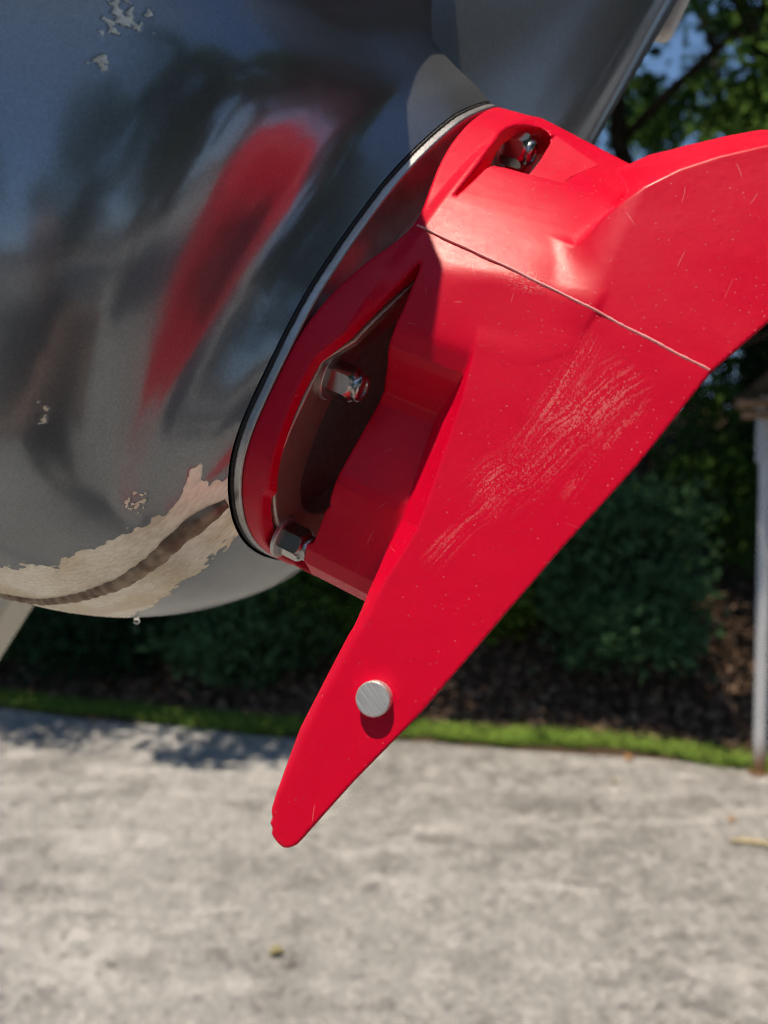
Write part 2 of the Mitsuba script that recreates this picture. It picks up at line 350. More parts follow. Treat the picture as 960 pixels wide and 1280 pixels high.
# leaf litter on the bank
N = 15000
lx, ld = rng.uniform(-6, 5, N), 0.28 + 1.9 * rng.random(N) ** 1.3
ly = driveway_edge(lx) + ld
lz = bank_z(lx, ly) + rng.uniform(0.005, 0.03, N)
P = np.stack([lx, ly, lz], 1)
for i in range(3):
    m = (rng.integers(0, 3, N) == i) if i == 0 else (np.arange(N) % 3 == i)
    key = 'leaf_litter' if i == 0 else f'leaf_litter_{i:03d}'
    add(key, quads(P[m], 0.075, rng, 0.6, 0.6, [0, -0.45, 0.9]), f'm_litter_{i}')
    labels[key] = {'label': ['mid brown dead leaves covering the bank', 'dark brown dead leaves covering the bank', 'pale tan dead leaves covering the bank'][i], 'category': 'dead leaves', 'kind': 'stuff'}

# grass verge
N = 42000
gx = rng.uniform(-6.5, 3.2, N); gd = rng.uniform(-0.03, 0.34, N)
gy = driveway_edge(gx) + gd
rag = 0.16 * meshkit.fbm(np.stack([gx * 2.2, gx * 0, gx * 0], -1), 3, 7)
keep = (gd > rag - 0.07) & (gd < 0.17 + 1.1 * rag) & (rng.random(N) < np.clip(0.25 + 1.6 * meshkit.noise(np.stack([gx * 3, gy * 5, gx * 0], -1)) * (1 - np.clip((gd - 0.25) / 0.2, 0, 1)), 0, 1))
gx, gy = gx[keep], gy[keep]; N = len(gx)
h = rng.uniform(0.025, 0.075, N); an = rng.uniform(0, 2 * np.pi, N); lean = rng.uniform(0.2, 1.1, N)
base = np.stack([gx, gy, np.maximum(bank_z(gx, gy), 0)], 1); side = np.stack([np.cos(an), np.sin(an), 0 * an], 1) * 0.0035
dirn = np.stack([-np.sin(an) * lean, np.cos(an) * lean, np.ones(N)], 1); dirn /= np.linalg.norm(dirn, axis=1, keepdims=True)
mid = base + dirn * h[:, None] * 0.6; tip = base + dirn * h[:, None] + np.stack([-np.sin(an), np.cos(an), -0.3 + 0 * an], 1) * h[:, None] * 0.35
v = np.stack([base - side, base + side, mid + side * 0.8, mid - side * 0.8, tip], 1).reshape(-1, 3)
b = np.arange(N)[:, None] * 5
add('grass_verge', (v, np.vstack([b + [0, 1, 2], b + [0, 2, 3], b + [3, 2, 4]])), 'm_grass')
labels['grass_verge'] = {'label': 'bright green grass verge along the far edge of the driveway', 'category': 'grass', 'kind': 'stuff'}

# ------------------------------------------------------------------ trees and bushes
def limb_path(p0, p1, rng, wob=0.06, k=9):
    t = np.linspace(0, 1, k)[:, None]
    L = np.linalg.norm(np.asarray(p1) - p0)
    off = np.cumsum(rng.normal(size=(k, 3)), 0) * wob * L / k
    return np.asarray(p0) * (1 - t) + np.asarray(p1) * t + off * np.sin(np.pi * t) + off * 0.2

def make_tree(key, x, y, height, lowest, spread, leaves, mat, seed, label, leaf=0.10, reach=(0, 0), group=None, r0=0.13, sub=True, only=None):
    rng = np.random.default_rng(seed)
    z0 = float(bank_z(np.array([x]), np.array([y]))[0]) - 0.05
    top = np.array([x + reach[0] * 0.25, y + reach[1] * 0.25, z0 + height * 0.92])
    trunk = limb_path(np.array([x, y, z0]), top, rng, 0.25, 14)
    rad = r0 * (1 - 0.85 * np.linspace(0, 1, 14)) * (1 + 0.5 * np.exp(-np.linspace(0, 1, 14) * 14))
    add(f'{key}__trunk', tube(trunk, rad, 12), 'm_bark', True)
    tips, number = [], 0
    nl = 11 if sub else 6
    for k in range(nl):
        t = 0.28 + 0.65 * k / nl
        p = trunk[int(t * 13)]
        an = k * 2.4 + rng.uniform(-0.4, 0.4)
        L = spread * (1.0 - 0.45 * abs(t - 0.5)) * rng.uniform(0.7, 1.1)
        q = p + np.array([math.cos(an) * L + reach[0] * (0.5 + t), math.sin(an) * L + reach[1] * (0.5 + t), rng.uniform(0.15, 0.55) * L])
        q[2] = max(q[2], z0 + lowest + 0.3)
        path = limb_path(p, q, rng, 0.2)
        if only is not None:
            ok = only(path - [0, 0.35, 0])
            path = path[:1] * 0.999 + (path - path[:1]) * (max(0.3, ok.mean()))
            path = path + p - path[0]
        kk = f'{key}__limb' + (f'_{number:03d}' if number else ''); number += 1
        add(kk, tube(path, np.linspace(0.35 * r0, 0.09 * r0, 9), 7), 'm_bark', True)
        tips += [path[i] for i in (3, 4, 5, 6, 7, 8)]
    tips.append(trunk[-1])
    tips = np.array(tips)
    nc = 26 if sub else 12
    cl = tips[rng.integers(0, len(tips), nc * 5)] + rng.normal(size=(nc * 5, 3)) * [0.42, 0.42, 0.30] * spread * 0.45
    cl[:, 2] = np.maximum(cl[:, 2], z0 + lowest + rng.uniform(0, 0.4, len(cl)))
    w = rng.integers(0, len(cl), leaves)
    pos = cl[w] + rng.normal(size=(leaves, 3)) * [0.20, 0.20, 0.12] * (0.5 + rng.random((len(cl), 1))[w])
    pos = pos[pos[:, 2] > z0 + lowest * 0.9]
    if only is not None:
        pos = pos[only(pos)]
    add(f'{key}__crown', quads(pos, leaf, rng, 0.35, 0.55, [0, -0.2, 0.95]), mat)
    labels[key] = {'label': label, 'category': 'tree', **({'group': group} if group else {})}

TREES = [
    # x, y, height, lowest, spread, leaves, mat, leaf, reach, label
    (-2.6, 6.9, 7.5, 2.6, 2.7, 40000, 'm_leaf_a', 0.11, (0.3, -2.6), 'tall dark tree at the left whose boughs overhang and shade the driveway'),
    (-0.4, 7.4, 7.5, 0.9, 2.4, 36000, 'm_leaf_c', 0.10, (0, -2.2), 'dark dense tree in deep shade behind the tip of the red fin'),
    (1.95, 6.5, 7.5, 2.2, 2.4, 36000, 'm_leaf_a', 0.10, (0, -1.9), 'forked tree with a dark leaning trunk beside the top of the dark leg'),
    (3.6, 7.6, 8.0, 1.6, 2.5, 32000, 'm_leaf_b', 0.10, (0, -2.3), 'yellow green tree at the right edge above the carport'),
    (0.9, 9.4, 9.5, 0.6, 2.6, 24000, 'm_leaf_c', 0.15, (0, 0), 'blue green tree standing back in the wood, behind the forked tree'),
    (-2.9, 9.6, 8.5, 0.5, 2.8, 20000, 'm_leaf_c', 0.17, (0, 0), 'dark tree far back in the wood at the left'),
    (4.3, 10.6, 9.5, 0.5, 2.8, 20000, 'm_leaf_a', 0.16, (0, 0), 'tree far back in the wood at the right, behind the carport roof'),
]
def trimmed(pos):  # the crowns stop short of the open driveway, further out at the left
    x = pos[:, 0] + 0.194 * pos[:, 2]
    lim = driveway_edge(x) + np.interp(x, [-3.5, -1.2, -0.3, 0.3, 4], [-0.62, -0.54, -0.34, 0.26, 0.30])
    return pos[:, 1] + 0.320 * pos[:, 2] > lim + 0.5 * (meshkit.noise(pos * 1.7, 3) - 0.5)
for k, (x, y, hh, lo, sp, nl, mat, lf, re, lab) in enumerate(TREES):
    make_tree('tree' + (f'_{k:03d}' if k else ''), x, y, hh, lo, sp, nl, mat, 40 + k, lab, leaf=lf, reach=re, only=trimmed)

for k, (x, y, lab) in enumerate([(6.5, 0.5, 'tree on the right of the driveway, beyond the carport'), (4.3, -4.3, 'tree behind the camera to the right'), (1.0, -9.0, 'tree straight behind the camera across the driveway'), (-6.5, -6.5, 'tree behind the camera to the left')]):
    make_tree(f'tree_{k + 7:03d}', x, y, 8.5, 0.6, 3.0, 30000, 'm_leaf_a', 70 + k, lab, leaf=0.25, sub=True)

def make_bush(key, x, y, rx, h, n, seed, label, mat='m_bush', leaf=0.085):
    rng = np.random.default_rng(seed)
    z0 = float(bank_z(np.array([x]), np.array([y]))[0])
    num = 0
    for k in range(6):
        an = rng.uniform(0, 2 * np.pi)
        q = np.array([x + math.cos(an) * rx * 0.6, y + math.sin(an) * rx * 0.5, z0 + h * rng.uniform(0.5, 0.95)])
        add(f'{key}__stem' + (f'_{num:03d}' if num else ''), tube(limb_path(np.array([x, y, z0 - 0.05]), q, rng, 0.3), np.linspace(0.015, 0.005, 9), 6), 'm_bark', True)
        num += 1
    cl = rng.normal(size=(60, 3)); cl /= np.linalg.norm(cl, axis=1, keepdims=True)
    cl = cl * rng.uniform(0.45, 1.0, (60, 1)) * [rx, rx * 0.8, h * 0.5] + [x, y, z0 + h * 0.55]
    w = rng.integers(0, 60, n)
    pos = cl[w] + rng.normal(size=(n, 3)) * [0.13, 0.13, 0.09]
    pos = pos[pos[:, 2] > z0 + 0.02]
    add(f'{key}__foliage', quads(pos, leaf, rng, 0.4, 0.5, [0, -0.4, 0.9]), mat)
    labels[key] = {'label': label, 'category': 'bush'}

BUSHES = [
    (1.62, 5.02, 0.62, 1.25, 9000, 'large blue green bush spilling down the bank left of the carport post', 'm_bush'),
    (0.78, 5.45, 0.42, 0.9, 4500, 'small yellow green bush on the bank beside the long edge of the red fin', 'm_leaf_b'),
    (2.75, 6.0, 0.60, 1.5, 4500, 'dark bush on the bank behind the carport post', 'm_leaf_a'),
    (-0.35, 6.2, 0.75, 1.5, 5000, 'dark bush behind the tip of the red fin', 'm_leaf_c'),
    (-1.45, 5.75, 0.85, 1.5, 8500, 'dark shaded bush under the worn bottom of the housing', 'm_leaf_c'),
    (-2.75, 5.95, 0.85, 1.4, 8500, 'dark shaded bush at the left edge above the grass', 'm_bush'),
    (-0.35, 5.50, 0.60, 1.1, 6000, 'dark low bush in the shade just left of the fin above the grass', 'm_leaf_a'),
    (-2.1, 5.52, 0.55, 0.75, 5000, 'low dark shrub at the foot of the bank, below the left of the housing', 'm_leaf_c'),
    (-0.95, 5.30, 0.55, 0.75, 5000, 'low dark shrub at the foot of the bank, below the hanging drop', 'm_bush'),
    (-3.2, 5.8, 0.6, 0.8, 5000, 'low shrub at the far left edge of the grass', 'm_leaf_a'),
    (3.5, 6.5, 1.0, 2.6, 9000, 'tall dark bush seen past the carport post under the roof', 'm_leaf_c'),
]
for k, (x, y, rx, hh, nl, lab, mat) in enumerate(BUSHES):
    make_bush('bush' + (f'_{k:03d}' if k else ''), x, y, rx, hh, nl, 80 + k, lab, mat)

# ------------------------------------------------------------------ the carport at the right edge
def box(x0, x1, y0, y1, z0, z1):
    m = trimesh.creation.box([x1 - x0, y1 - y0, z1 - z0]); m.apply_translation([(x0 + x1) / 2, (y0 + y1) / 2, (z0 + z1) / 2]); return m
def rbox(x0, x1, y0, y1, z0, z1, r=0.006):
    import manifold3d as m3
    s = m3.Manifold.sphere(r, 12)
    return m3.Manifold.batch_hull([s.translate([x, y, z]) for x in (x0 + r, x1 - r) for y in (y0 + r, y1 - r) for z in (z0 + r, z1 - r)])
PX, PY = 2.055, 4.02
add('carport__post', tube([[PX, PY, -0.02], [PX, PY, 0.9], [PX, PY, 1.71]], 0.033, 24), 'm_post', 40)
add('carport__post_sleeve', rbox(PX - 0.04, PX + 0.04, PY - 0.04, PY + 0.04, 1.69, 2.10), 'm_post', 40)
add('carport__base_plate', rbox(PX - 0.07, PX + 0.07, PY - 0.07, PY + 0.07, 0.0, 0.012, 0.004), 'm_post', 40)
for k, (dy, dz, r) in enumerate([(-0.02, 1.995, 0.026), (-0.03, 1.935, 0.022)]):
    add('carport__beam' + (f'_{k:03d}' if k else ''), tube([[PX - 0.20 + 0.02 * k, PY - 0.075 + dy, dz], [PX + 1.5, PY - 0.075 + dy, dz + 0.02], [PX + 3.0, PY - 0.075 + dy, dz + 0.04]], r, 16), 'm_timber', 40)
# corrugated roof sheet, rising towards the front
xs = np.linspace(PX - 0.17, PX + 2.9, 330); ys = np.linspace(PY - 2.9, PY + 0.14, 6)
sheet = grid_sheet(xs, ys, lambda X, Y: 2.035 + 0.30 * (PY + 0.05 - Y) + 0.010 * np.sin(X * 2 * np.pi / 0.076))
lo_ = sheet.copy(); lo_.vertices[:, 2] -= 0.012; lo_.invert()
add('carport__roof', trimesh.util.concatenate([sheet, lo_]), 'm_roof', 50)
for k in range(2):
    add(f'carport__post_{k + 1:03d}', tube([[PX + 0.05 + 2.6 * (k == 1), PY - 2.6 * (k == 0), -0.02], [PX + 0.05 + 2.6 * (k == 1), PY - 2.6 * (k == 0), 2.05 + 0.8 * (k == 0)]], 0.033, 16), 'm_post', 40)
labels['carport'] = {'label': 'grey carport with a metal post and dark low roof at the right edge', 'category': 'carport'}

# ------------------------------------------------------------------ loose things on the driveway
def flat_leaf(key, x, y, L, an, m, label, cat='leaf'):
    t = np.linspace(0, 1, 9); w = 0.30 * L * np.sin(np.pi * t ** 0.85) + 0.0015
    z = 0.004 + 0.018 * L / 0.08 * np.sin(np.pi * t)
    A = np.stack([t * L - L / 2, -w, z + 0.5 * w], 1); B = np.stack([t * L - L / 2, 0 * w, z], 1); C = np.stack([t * L - L / 2, w, z + 0.7 * w], 1)
    v = np.vstack([A, B, C]); c, s = math.cos(an), math.sin(an)
    v = np.stack([v[:, 0] * c - v[:, 1] * s + x, v[:, 0] * s + v[:, 1] * c + y, v[:, 2]], 1)
    f = []
    for o in (0, 9):
        for i in range(8): f += [[o + i, o + i + 1, o + 10 + i], [o + i, o + 10 + i, o + 9 + i]]
    add(key, (v, np.array(f)), m)
    labels[key] = {'label': label, 'category': cat}
flat_leaf('fallen_leaf', -0.36, 2.44, 0.055, 0.2, 'm_leaf_yellow', 'yellow green fallen leaf on the concrete below the fin tip')
flat_leaf('fallen_leaf_001', 1.63, 3.43, 0.05, 1.0, 'm_leaf_dry', 'orange brown fallen leaf on the concrete near the right edge')
flat_leaf('fallen_leaf_002', 1.21, 3.86, 0.05, 2.0, 'm_leaf_yellow', 'pale yellow fallen leaf on the concrete near the grass at the right')
flat_leaf('fallen_leaf_003', 1.40, 4.18, 0.07, 0.4, 'm_leaf_dry', 'orange leaf at the edge of the grass left of the post')
add('straw_stalk', tube([[1.52, 3.22, 0.012], [1.60, 3.20, 0.018], [1.70, 3.18, 0.012], [1.86, 3.19, 0.01]], [0.004, 0.013, 0.008, 0.004], 8), 'm_straw', True)
labels['straw_stalk'] = {'label': 'dry straw coloured stalk on the concrete at the right edge', 'category': 'stalk'}

# ------------------------------------------------------------------ the outboard lower unit (local coordinates in mm)
U = 'outboard_lower_unit'
near = [(118, 4), (111.2, 12.7), (92.7, 32), (78.6, 42.8), (59, 55.6), (39.3, 66.3), (23.9, 72.2), (8.8, 77.5), (-5.2, 81.6), (-20.5, 85.6), (-40.5, 87.2), (-63.9, 87.4),
        (-76, 86.5), (-87.1, 82.8), (-96.5, 76), (-104, 68), (-112, 56), (-118.5, 40), (-122, 22), (-123, 6)]
OUTLINE = chaikin(near + [(b, -c) for b, c in near[::-1]], 3)
box_bc = ((-140, -110), (135, 110))
out = Flat(OUTLINE, *box_bc)
hubn = [(119, 4), (110.5, 12.7), (92, 32), (78, 44.5), (67, 54.5), (46, 64.8), (26, 72.4), (9, 78.4), (-6, 79.6), (-15, 79), (-24.5, 74.5), (-27, 71), (-33, 60), (-37.5, 53.5), (-42, 52),
        (-60, 55.5), (-75, 58.2), (-79, 57.8), (-90, 54.5), (-108, 50.5), (-114, 45), (-118.5, 32), (-120.5, 14), (-121, 4)]
hu = chaikin(hubn[:11], 2, False).tolist() + hubn[11:]
hubsec = Flat(hu + [(b, -c) for b, c in hu[::-1]], *box_bc, 0.5)

# side view (a, b): the whole ring and hub, then what is cut out of it
ring_low = [(4.3, 123), (4.3, 106), (6.5, 92), (8, 80), (9.5, 70), (12.5, 57), (17, 42), (20.5, 30), (21, 22), (18.5, 13), (12.5, 0), (8, -16), (5.2, -30), (4.3, -45), (4.3, -130)]
side_v = Flat(chaikin(ring_low, 1, False).tolist() + [(62, -128), (63.5, -121), (70, -110), (73, -60), (76, -20), (90, -12), (99, -4), (99, 18), (88, 42), (86, 80), (84, 125)], (-20, -150), (110, 150))
r2 = np.random.default_rng(3)
hub_edge = [(33.5, 8), (34.5, 3), (35.2, -11), (34.5, -25), (33.5, -32), (31.5, -38), (31, -42), (30, -50), (28.5, -58), (29.5, -66), (30, -77), (31.5, -86), (33, -88), (30.5, -92), (29.5, -100), (29, -110), (29.5, -118), (30, -135)]
he = []
for (p, q) in zip(hub_edge, hub_edge[1:]):
    for t in (0, 0.33, 0.66):
        he.append((p[0] + (q[0] - p[0]) * t + (r2.uniform(-0.6, 0.6) if p[1] < -30 else 0), p[1] + (q[1] - p[1]) * t))
he.append(hub_edge[-1])
slot_low = Flat([(33.2, 8.5), (30.5, 0), (27, -10), (22, -28), (15.2, -41), (14.5, -55), (15, -64), (16.4, -83), (17, -92), (14.5, -95), (12, -112), (12.5, -119), (11, -135)] + he[::-1], (-20, -150), (110, 150))
slot_up = Flat(chaikin([(29.5, 38), (30, 51), (29.5, 64), (25.5, 77), (22.5, 91), (24.5, 101), (30, 107.5), (36, 106), (40, 98), (40, 62), (33.5, 62), (32, 50)], 1), (-20, -150), (110, 150))
pocket = Flat([(33, 62), (64, 62.5), (64.5, 130), (44, 130), (38, 104), (36, 90)], (-20, -150), (110, 150))

FRONT = [(48, 4), (64, -4), (71, -34), (77, -81), (74, -104), (69.5, -128), (67.5, -165), (69.6, -195.5), (70.6, -197.5), (71.6, -198), (71.4, -200.5), (73.0, -201.5), (73.4, -203.6), (77, -205.4), (80.5, -205.6), (82, -204.6), (84.2, -202), (93.7, -171.3), (105.5, -137.2), (123.7, -68.9), (134.8, -31.6),
         (142.9, 5), (152, 25.6), (168, 62), (177, 84), (168, 90), (155, 91.5), (141, 88.5), (128.3, 82.4), (115.7, 74.6), (105.5, 66.8), (97, 57.5), (92.8, 51), (88.5, 43), (86.3, 36), (84, 31), (48, 30)]
BACK = [(54, -6), (46, -20), (46, -50), (47, -78), (52, -114), (58, -128), (59, -170), (65, -192), (68, -195), (70, -199.5), (74, -202.5), (78, -203), (80, -202), (82, -199), (87, -172), (96, -140), (112, -73), (122, -36),
        (130, 2), (139, 22), (160, 62), (186, 96), (176, 112), (158, 124), (140, 124.5), (123.6, 119.5), (113, 114), (100, 106), (90, 99), (82, 91.5), (78, 70), (74, 50), (70, 34), (40, 34), (40, 4)]
front = Flat(FRONT, (20, -225), (205, 145)); back = Flat(BACK, (20, -225), (205, 145))

def c_front(a, b):
    d = np.maximum(0, 24 - 0.155 * (a - 22) - b)   # mm below the parting line
    t = np.clip((99 - a) / 38, 0, 1); g = np.clip((b + 14) / 44, 0, 1)   # dips towards the hub
    return 80 - 0.030 * d - 14.0 * t * t * (3 - 2 * t) * g * g * (3 - 2 * g)

def sst(x, y, v):
    t = np.clip((v - x) / (y - x), 0, 1)
    return t * t * (3 - 2 * t)

def bracket(a, b, c):
    ca = np.abs(c)
    o, hs, sv = out(b, ca), hubsec(b, ca), side_v(a, b)
    hs = hs - 3.0 * sst(28, 78, a) * sst(-14, 6, b) * (1 - sst(28, 80, b)) + 0.17 * np.maximum(a - 16, 0) * sst(56, 104, b)
    t = np.clip((a - 21) / 7, 0, 1); t = t * t * (3 - 2 * t)
    sec = (o + 1) * (1 - t) + hs * t
    body = smax(sec, sv, 2.2)
    body = smax(body, c - 79.7 + 0.030 * np.maximum(0, 24 - 0.155 * (a - 22) - b) - 14 * (1 - sst(22, 34, a)), 1.0)    # the flat front face runs on from the fin
    body = smax(body, -smax(o + 8.0, a - 32, 2), 1.0)                       # hollow over the end plate
    body = smax(body, -np.maximum(slot_low(a, b), 8 - ca), 1.3)
    body = smax(body, -np.maximum(slot_up(a, b), -25 - c), 1.3)
    floor = 32.5 - 0.53 * (b - 66) * 1.0
    body = smax(body, -np.maximum(pocket(a, b), (floor - c) * 0.88), 0.3)
    # the fin: a plate whose outline changes with depth, thinning to the tip
    tt = np.clip((c - 30) / 50, -0.4, 1.1)
    sd = front(a, b) * tt + back(a, b) * (1 - tt)
    cf = c_front(a, b)
    thick = np.interp(b, [-205, -150, -120, -85, -40, 10, 130], [4.0, 8.0, 15, 26, 38, 60, 66])
    fin = smax(smax(sd * 0.9, c - cf, np.where(a < np.interp(b, [-205, -130, -60, 0, 40], [74, 84, 94, 95, 60]), np.interp(b, [-205, -170, -120, -100, 0], [1.0, 4.0, 4.0, 0.9, 0.9]), 1.0)), (cf - thick) - c, 1.5)
    return smin(body, fin, 1.0 + 3 * sst(0, 14, b) * (1 - sst(40, 70, b)))

BR = nets(bracket, (0, -207, -92), (192, 130, 93), 1.0)
add_local(f'{U}__fin_bracket', BR, 'm_red')
labels[f'{U}__fin_bracket'] = {'label': 'scuffed red plastic bracket with a long pointed fin and round plate'}

# raised parting line across the face
t = np.linspace(0, 1, 90)
pa, pb = 24 + (142.0 - 24) * t, 22.5 + (5.3 - 22.5) * t + 0.10 * np.sin(t * 40)
pc = np.array([80.0] * 90)
PV = BR[0]
sel = PV[(PV[:, 2] > 55)]
from scipy.spatial import cKDTree
kt = cKDTree(sel[:, :2])
pc = np.array([sel[i, 2].max() for i in kt.query_ball_point(np.stack([pa, pb], 1), 1.8)])
pc = np.convolve(np.pad(pc, 3, 'edge'), np.ones(7) / 7, 'valid')
add(f'{U}__fin_bracket__parting_line', tube(W(np.stack([pa, pb, pc - 0.05], 1)), (0.42 + 0.2 * np.random.default_rng(2).random(90)) / 1000, 8), 'm_scuffed', True)
# pin through the fin
pin = trimesh.creation.revolve(np.array([[0, -20], [6.2, -20], [6.2, 4.0], [5.7, 4.6], [0, 4.7]]), sections=48)
pp = pin.vertices.copy()
pin_c = float(c_front(np.array(87.7), np.array(-140.8)))
add(f'{U}__fin_bracket__pin', trimesh.Trimesh(W(np.stack([pp[:, 0] + 87.5, pp[:, 1] - 141.5, pp[:, 2] + pin_c], 1)), pin.faces, process=False), 'm_pin', 35)
labels[f'{U}__fin_bracket__pin'] = {'label': 'round metal pin end near the tip of the fin'}

# flange, gasket, end plate
def ringmesh(inset, a0, a1, r=0.6):
    o = lambda b, c: out(b, c) + inset
    return nets(lambda a, b, c: smax(smax(o(b, c), a - a1, r), a0 - a, r), (a0 - 3, -128, -94), (a1 + 3, 124, 94), 0.9)
add_local(f'{U}__end_flange', ringmesh(0.6, 0.8, 4.6), 'm_flange')
add_local(f'{U}__gasket', ringmesh(0.2, -0.7, 0.9, 0.4), 'm_gasket')
hole = Flat(chaikin([(2, 22), (-9, 34), (-29, 52), (-48, 55.5), (-63, 55.5), (-81.5, 50.5), (-91, 43), (-96.5, 27), (-92, 5), (-60, -20), (0, -10)], 2), *box_bc)
def plate(a, b, c):
    o = out(b, c)
    lip_top = np.interp(b, [-40, -28, -10, 6, 11, 14], [14.5, 23.0, 28.5, 33.0, 33, 4])
    p = smax(smax(o + 8.6 + 16 * sst(-18, 0, b) * (1 - sst(72, 88, b)), a - 15, 0.8), 4 - a, 0.8)
    lip = smax(smax(np.maximum(o + 8.6, -(o + 13)), (a - lip_top) * 0.9, 0.8), np.maximum(np.interp(b, [-24, -8, 12], [6, 15, 22]) - a, 20 - c), 0.8)
    p = np.minimum(p, lip)
    return smax(p, -np.maximum(hole(b, c), 6 - a), 0.9)
add_local(f'{U}__end_plate', nets(plate, (1, -126, -90), (37, 120, 90), 1.0), 'm_plate')
labels[f'{U}__end_plate'] = {'label': 'brownish bare metal end plate seen through the slot in the red bracket'}
add_local(f'{U}__recess', nets(lambda a, b, c: smax(smax(hole(b, c) - 1.0, a - 6.6, 0.4), 4.4 - a, 0.4), (2, -104, -40), (9, 12, 66), 1.0), 'm_recess')

# studs with washers and flange nuts
def local_mesh(m, b, c, a0, roll=0.0):
    v = m.vertices
    cr, sr = math.cos(roll), math.sin(roll)
    return trimesh.Trimesh(W(np.stack([v[:, 2] + a0, v[:, 0] * cr - v[:, 1] * sr + b, v[:, 0] * sr + v[:, 1] * cr + c], 1)), m.faces, process=False)
import manifold3d as m3
def hexnut(af=13.0, hgt=10.5):
    hexa = m3.Manifold.cylinder(hgt, af / math.sqrt(3), af / math.sqrt(3), 6)
    cone = m3.Manifold.revolve(m3.CrossSection([np.array([[0, 0], [af * 0.59, 0], [af * 0.59, hgt - 2.6], [af * 0.50, hgt - 0.9], [af * 0.43, hgt], [0, hgt]])]), 64)
    return hexa ^ cone
def as_tm(m):
    g = m.to_mesh(); return trimesh.Trimesh(g.vert_properties[:, :3], g.tri_verts, process=False)
washer = as_tm(m3.Manifold.revolve(m3.CrossSection([np.array([[4.3, 0], [9.3, 0], [9.5, 0.3], [9.5, 1.7], [9.2, 2.0], [4.3, 2.0]])]), 56))
nut_cap = trimesh.creation.revolve(np.array([[0, 0], [5.5, 0], [5.6, 1.3], [5.3, 2.3], [4.6, 2.9], [3.6, 2.7], [3.3, 1.9], [0, 1.7]]), sections=40)
zz = np.linspace(0, 26, 340)
thread = trimesh.creation.revolve(np.vstack([[0, 0], np.stack([3.7 + 0.32 * np.abs(((zz / 1.25) % 1) * 2 - 1), zz], 1), [0, 26]]), sections=28)
STUDS = [(-42, 67.5, 14.0, 0.35, 'stud by the middle of the slot'), (-108.5, 41, 13.2, 0.1, ''), (94.5, 12.5, 17.5, 0.5, '')]
for k, (b, c, a0, roll, _) in enumerate(STUDS):
    sfx = f'_{k:03d}' if k else ''
    add(f'{U}__washer{sfx}', local_mesh(washer, b, c, a0 + 1.0), 'm_flange', 35)
    add(f'{U}__nut{sfx}', local_mesh(as_tm(hexnut()), b, c, a0 + 3.0, roll), 'm_steel', 25)
    add(f'{U}__nut{sfx}__collar', local_mesh(nut_cap, b, c, a0 + 13.4), 'm_steel', 40)
    Ls = 21 if k == 1 else 13
    v = thread.vertices.copy(); v[:, 2] = v[:, 2] * Ls / 26
    add(f'{U}__stud{sfx}', local_mesh(trimesh.Trimesh(v, thread.faces, process=False), b, c, a0 + (1.2 if k != 1 else 2)), 'm_steel', 40)
for k, lab in enumerate(['hex nut in the middle of the long slot', 'dull hex nut at the bottom end of the long slot', 'bright hex nut in the upper pocket']):
    labels[f'{U}__nut' + (f'_{k:03d}' if k else '')] = {'label': lab}

# housing: sections swept from the flange back along the axis
TH = np.linspace(0, 2 * np.pi, 441)
oc = OUTLINE; oth = np.unwrap(np.arctan2(oc[:, 1], oc[:, 0])); orad = np.hypot(oc[:, 0], oc[:, 1])
if oth[-1] < oth[0]: oth, orad = oth[::-1], orad[::-1]
oth_e = np.concatenate([oth - 2 * np.pi, oth, oth + 2 * np.pi]); orad_e = np.tile(orad, 3)
from scipy.interpolate import PchipInterpolator
def prof(pts): 
    p = np.array(pts, float); return PchipInterpolator(-p[:, 0], p[:, 1])
PB = prof([(0, 0), (-4, 9), (-8, 15.5), (-15, 26), (-30, 41), (-47, 54), (-66, 64), (-88, 71), (-113, 75.5), (-140, 78), (-220, 76), (-460, 40)])
PC = prof([(0, 0), (-6, 3.7), (-11, 7.5), (-15.5, 12.5), (-18.5, 19), (-20.8, 29), (-22.8, 38.5), (-25.3, 46.5), (-29.5, 54.5), (-36, 62), (-46, 70), (-65, 79), (-90, 86), (-130, 91), (-240, 91), (-460, 60)])
PT = prof([(0, 0), (-10, 6), (-20, 10.5), (-28, 14.5), (-36, 19), (-44, 25.5), (-51, 37), (-57, 56), (-64, 84), (-76, 118), (-98, 150), (-130, 175), (-170, 195), (-300, 230), (-460, 250)])
def body_r(a, t):
    """distance from the axis at -a mm behind the flange and angle t (0 = up the leg, 90 deg = towards the open side, 180 = bottom)"""
    cb = np.cos(t)
    s = lambda x: np.clip(x, 0, 1) ** 2 * (3 - 2 * np.clip(x, 0, 1))
    wt, wb = s((cb - 0.15) / 0.85), s((-cb - 0.30) / 0.64)
    return np.interp(np.mod(t, 2 * np.pi), oth_e, orad_e) + PT(a) * wt + PB(a) * wb + PC(a) * np.clip(1 - wt - wb, 0, 1)
AA = np.concatenate([np.linspace(0.4, 60, 170), np.linspace(60, 460, 200)[1:]])
A2, T2 = np.meshgrid(AA, TH, indexing='ij')
R2 = body_r(A2, T2)
HV = np.stack([-A2, R2 * np.cos(T2), R2 * np.sin(T2)], -1)
wear_t = np.interp(A2, [0.9, 4, 6.8, 8.5, 10, 18, 30, 43, 57, 70, 200], [141, 141, 137.5, 138, 142, 143.9, 147, 149, 150.4, 150.6, 152])
low_t = np.interp(A2, [2, 6, 12, 20, 32, 60, 90], [157.5, 158, 161, 164, 168, 178, 200])
TD = np.degrees(T2)
WEAR = np.minimum((TD - wear_t), (low_t - TD)) * np.pi / 180 * R2
nA, nT = A2.shape
i, j = np.meshgrid(np.arange(nA - 1), np.arange(nT - 1), indexing='ij')
q = np.stack([i * nT + j, (i + 1) * nT + j, (i + 1) * nT + j + 1, i * nT + j + 1], -1).reshape(-1, 4)
Hf = np.vstack([q[:, [0, 1, 2]], q[:, [0, 2, 3]]])
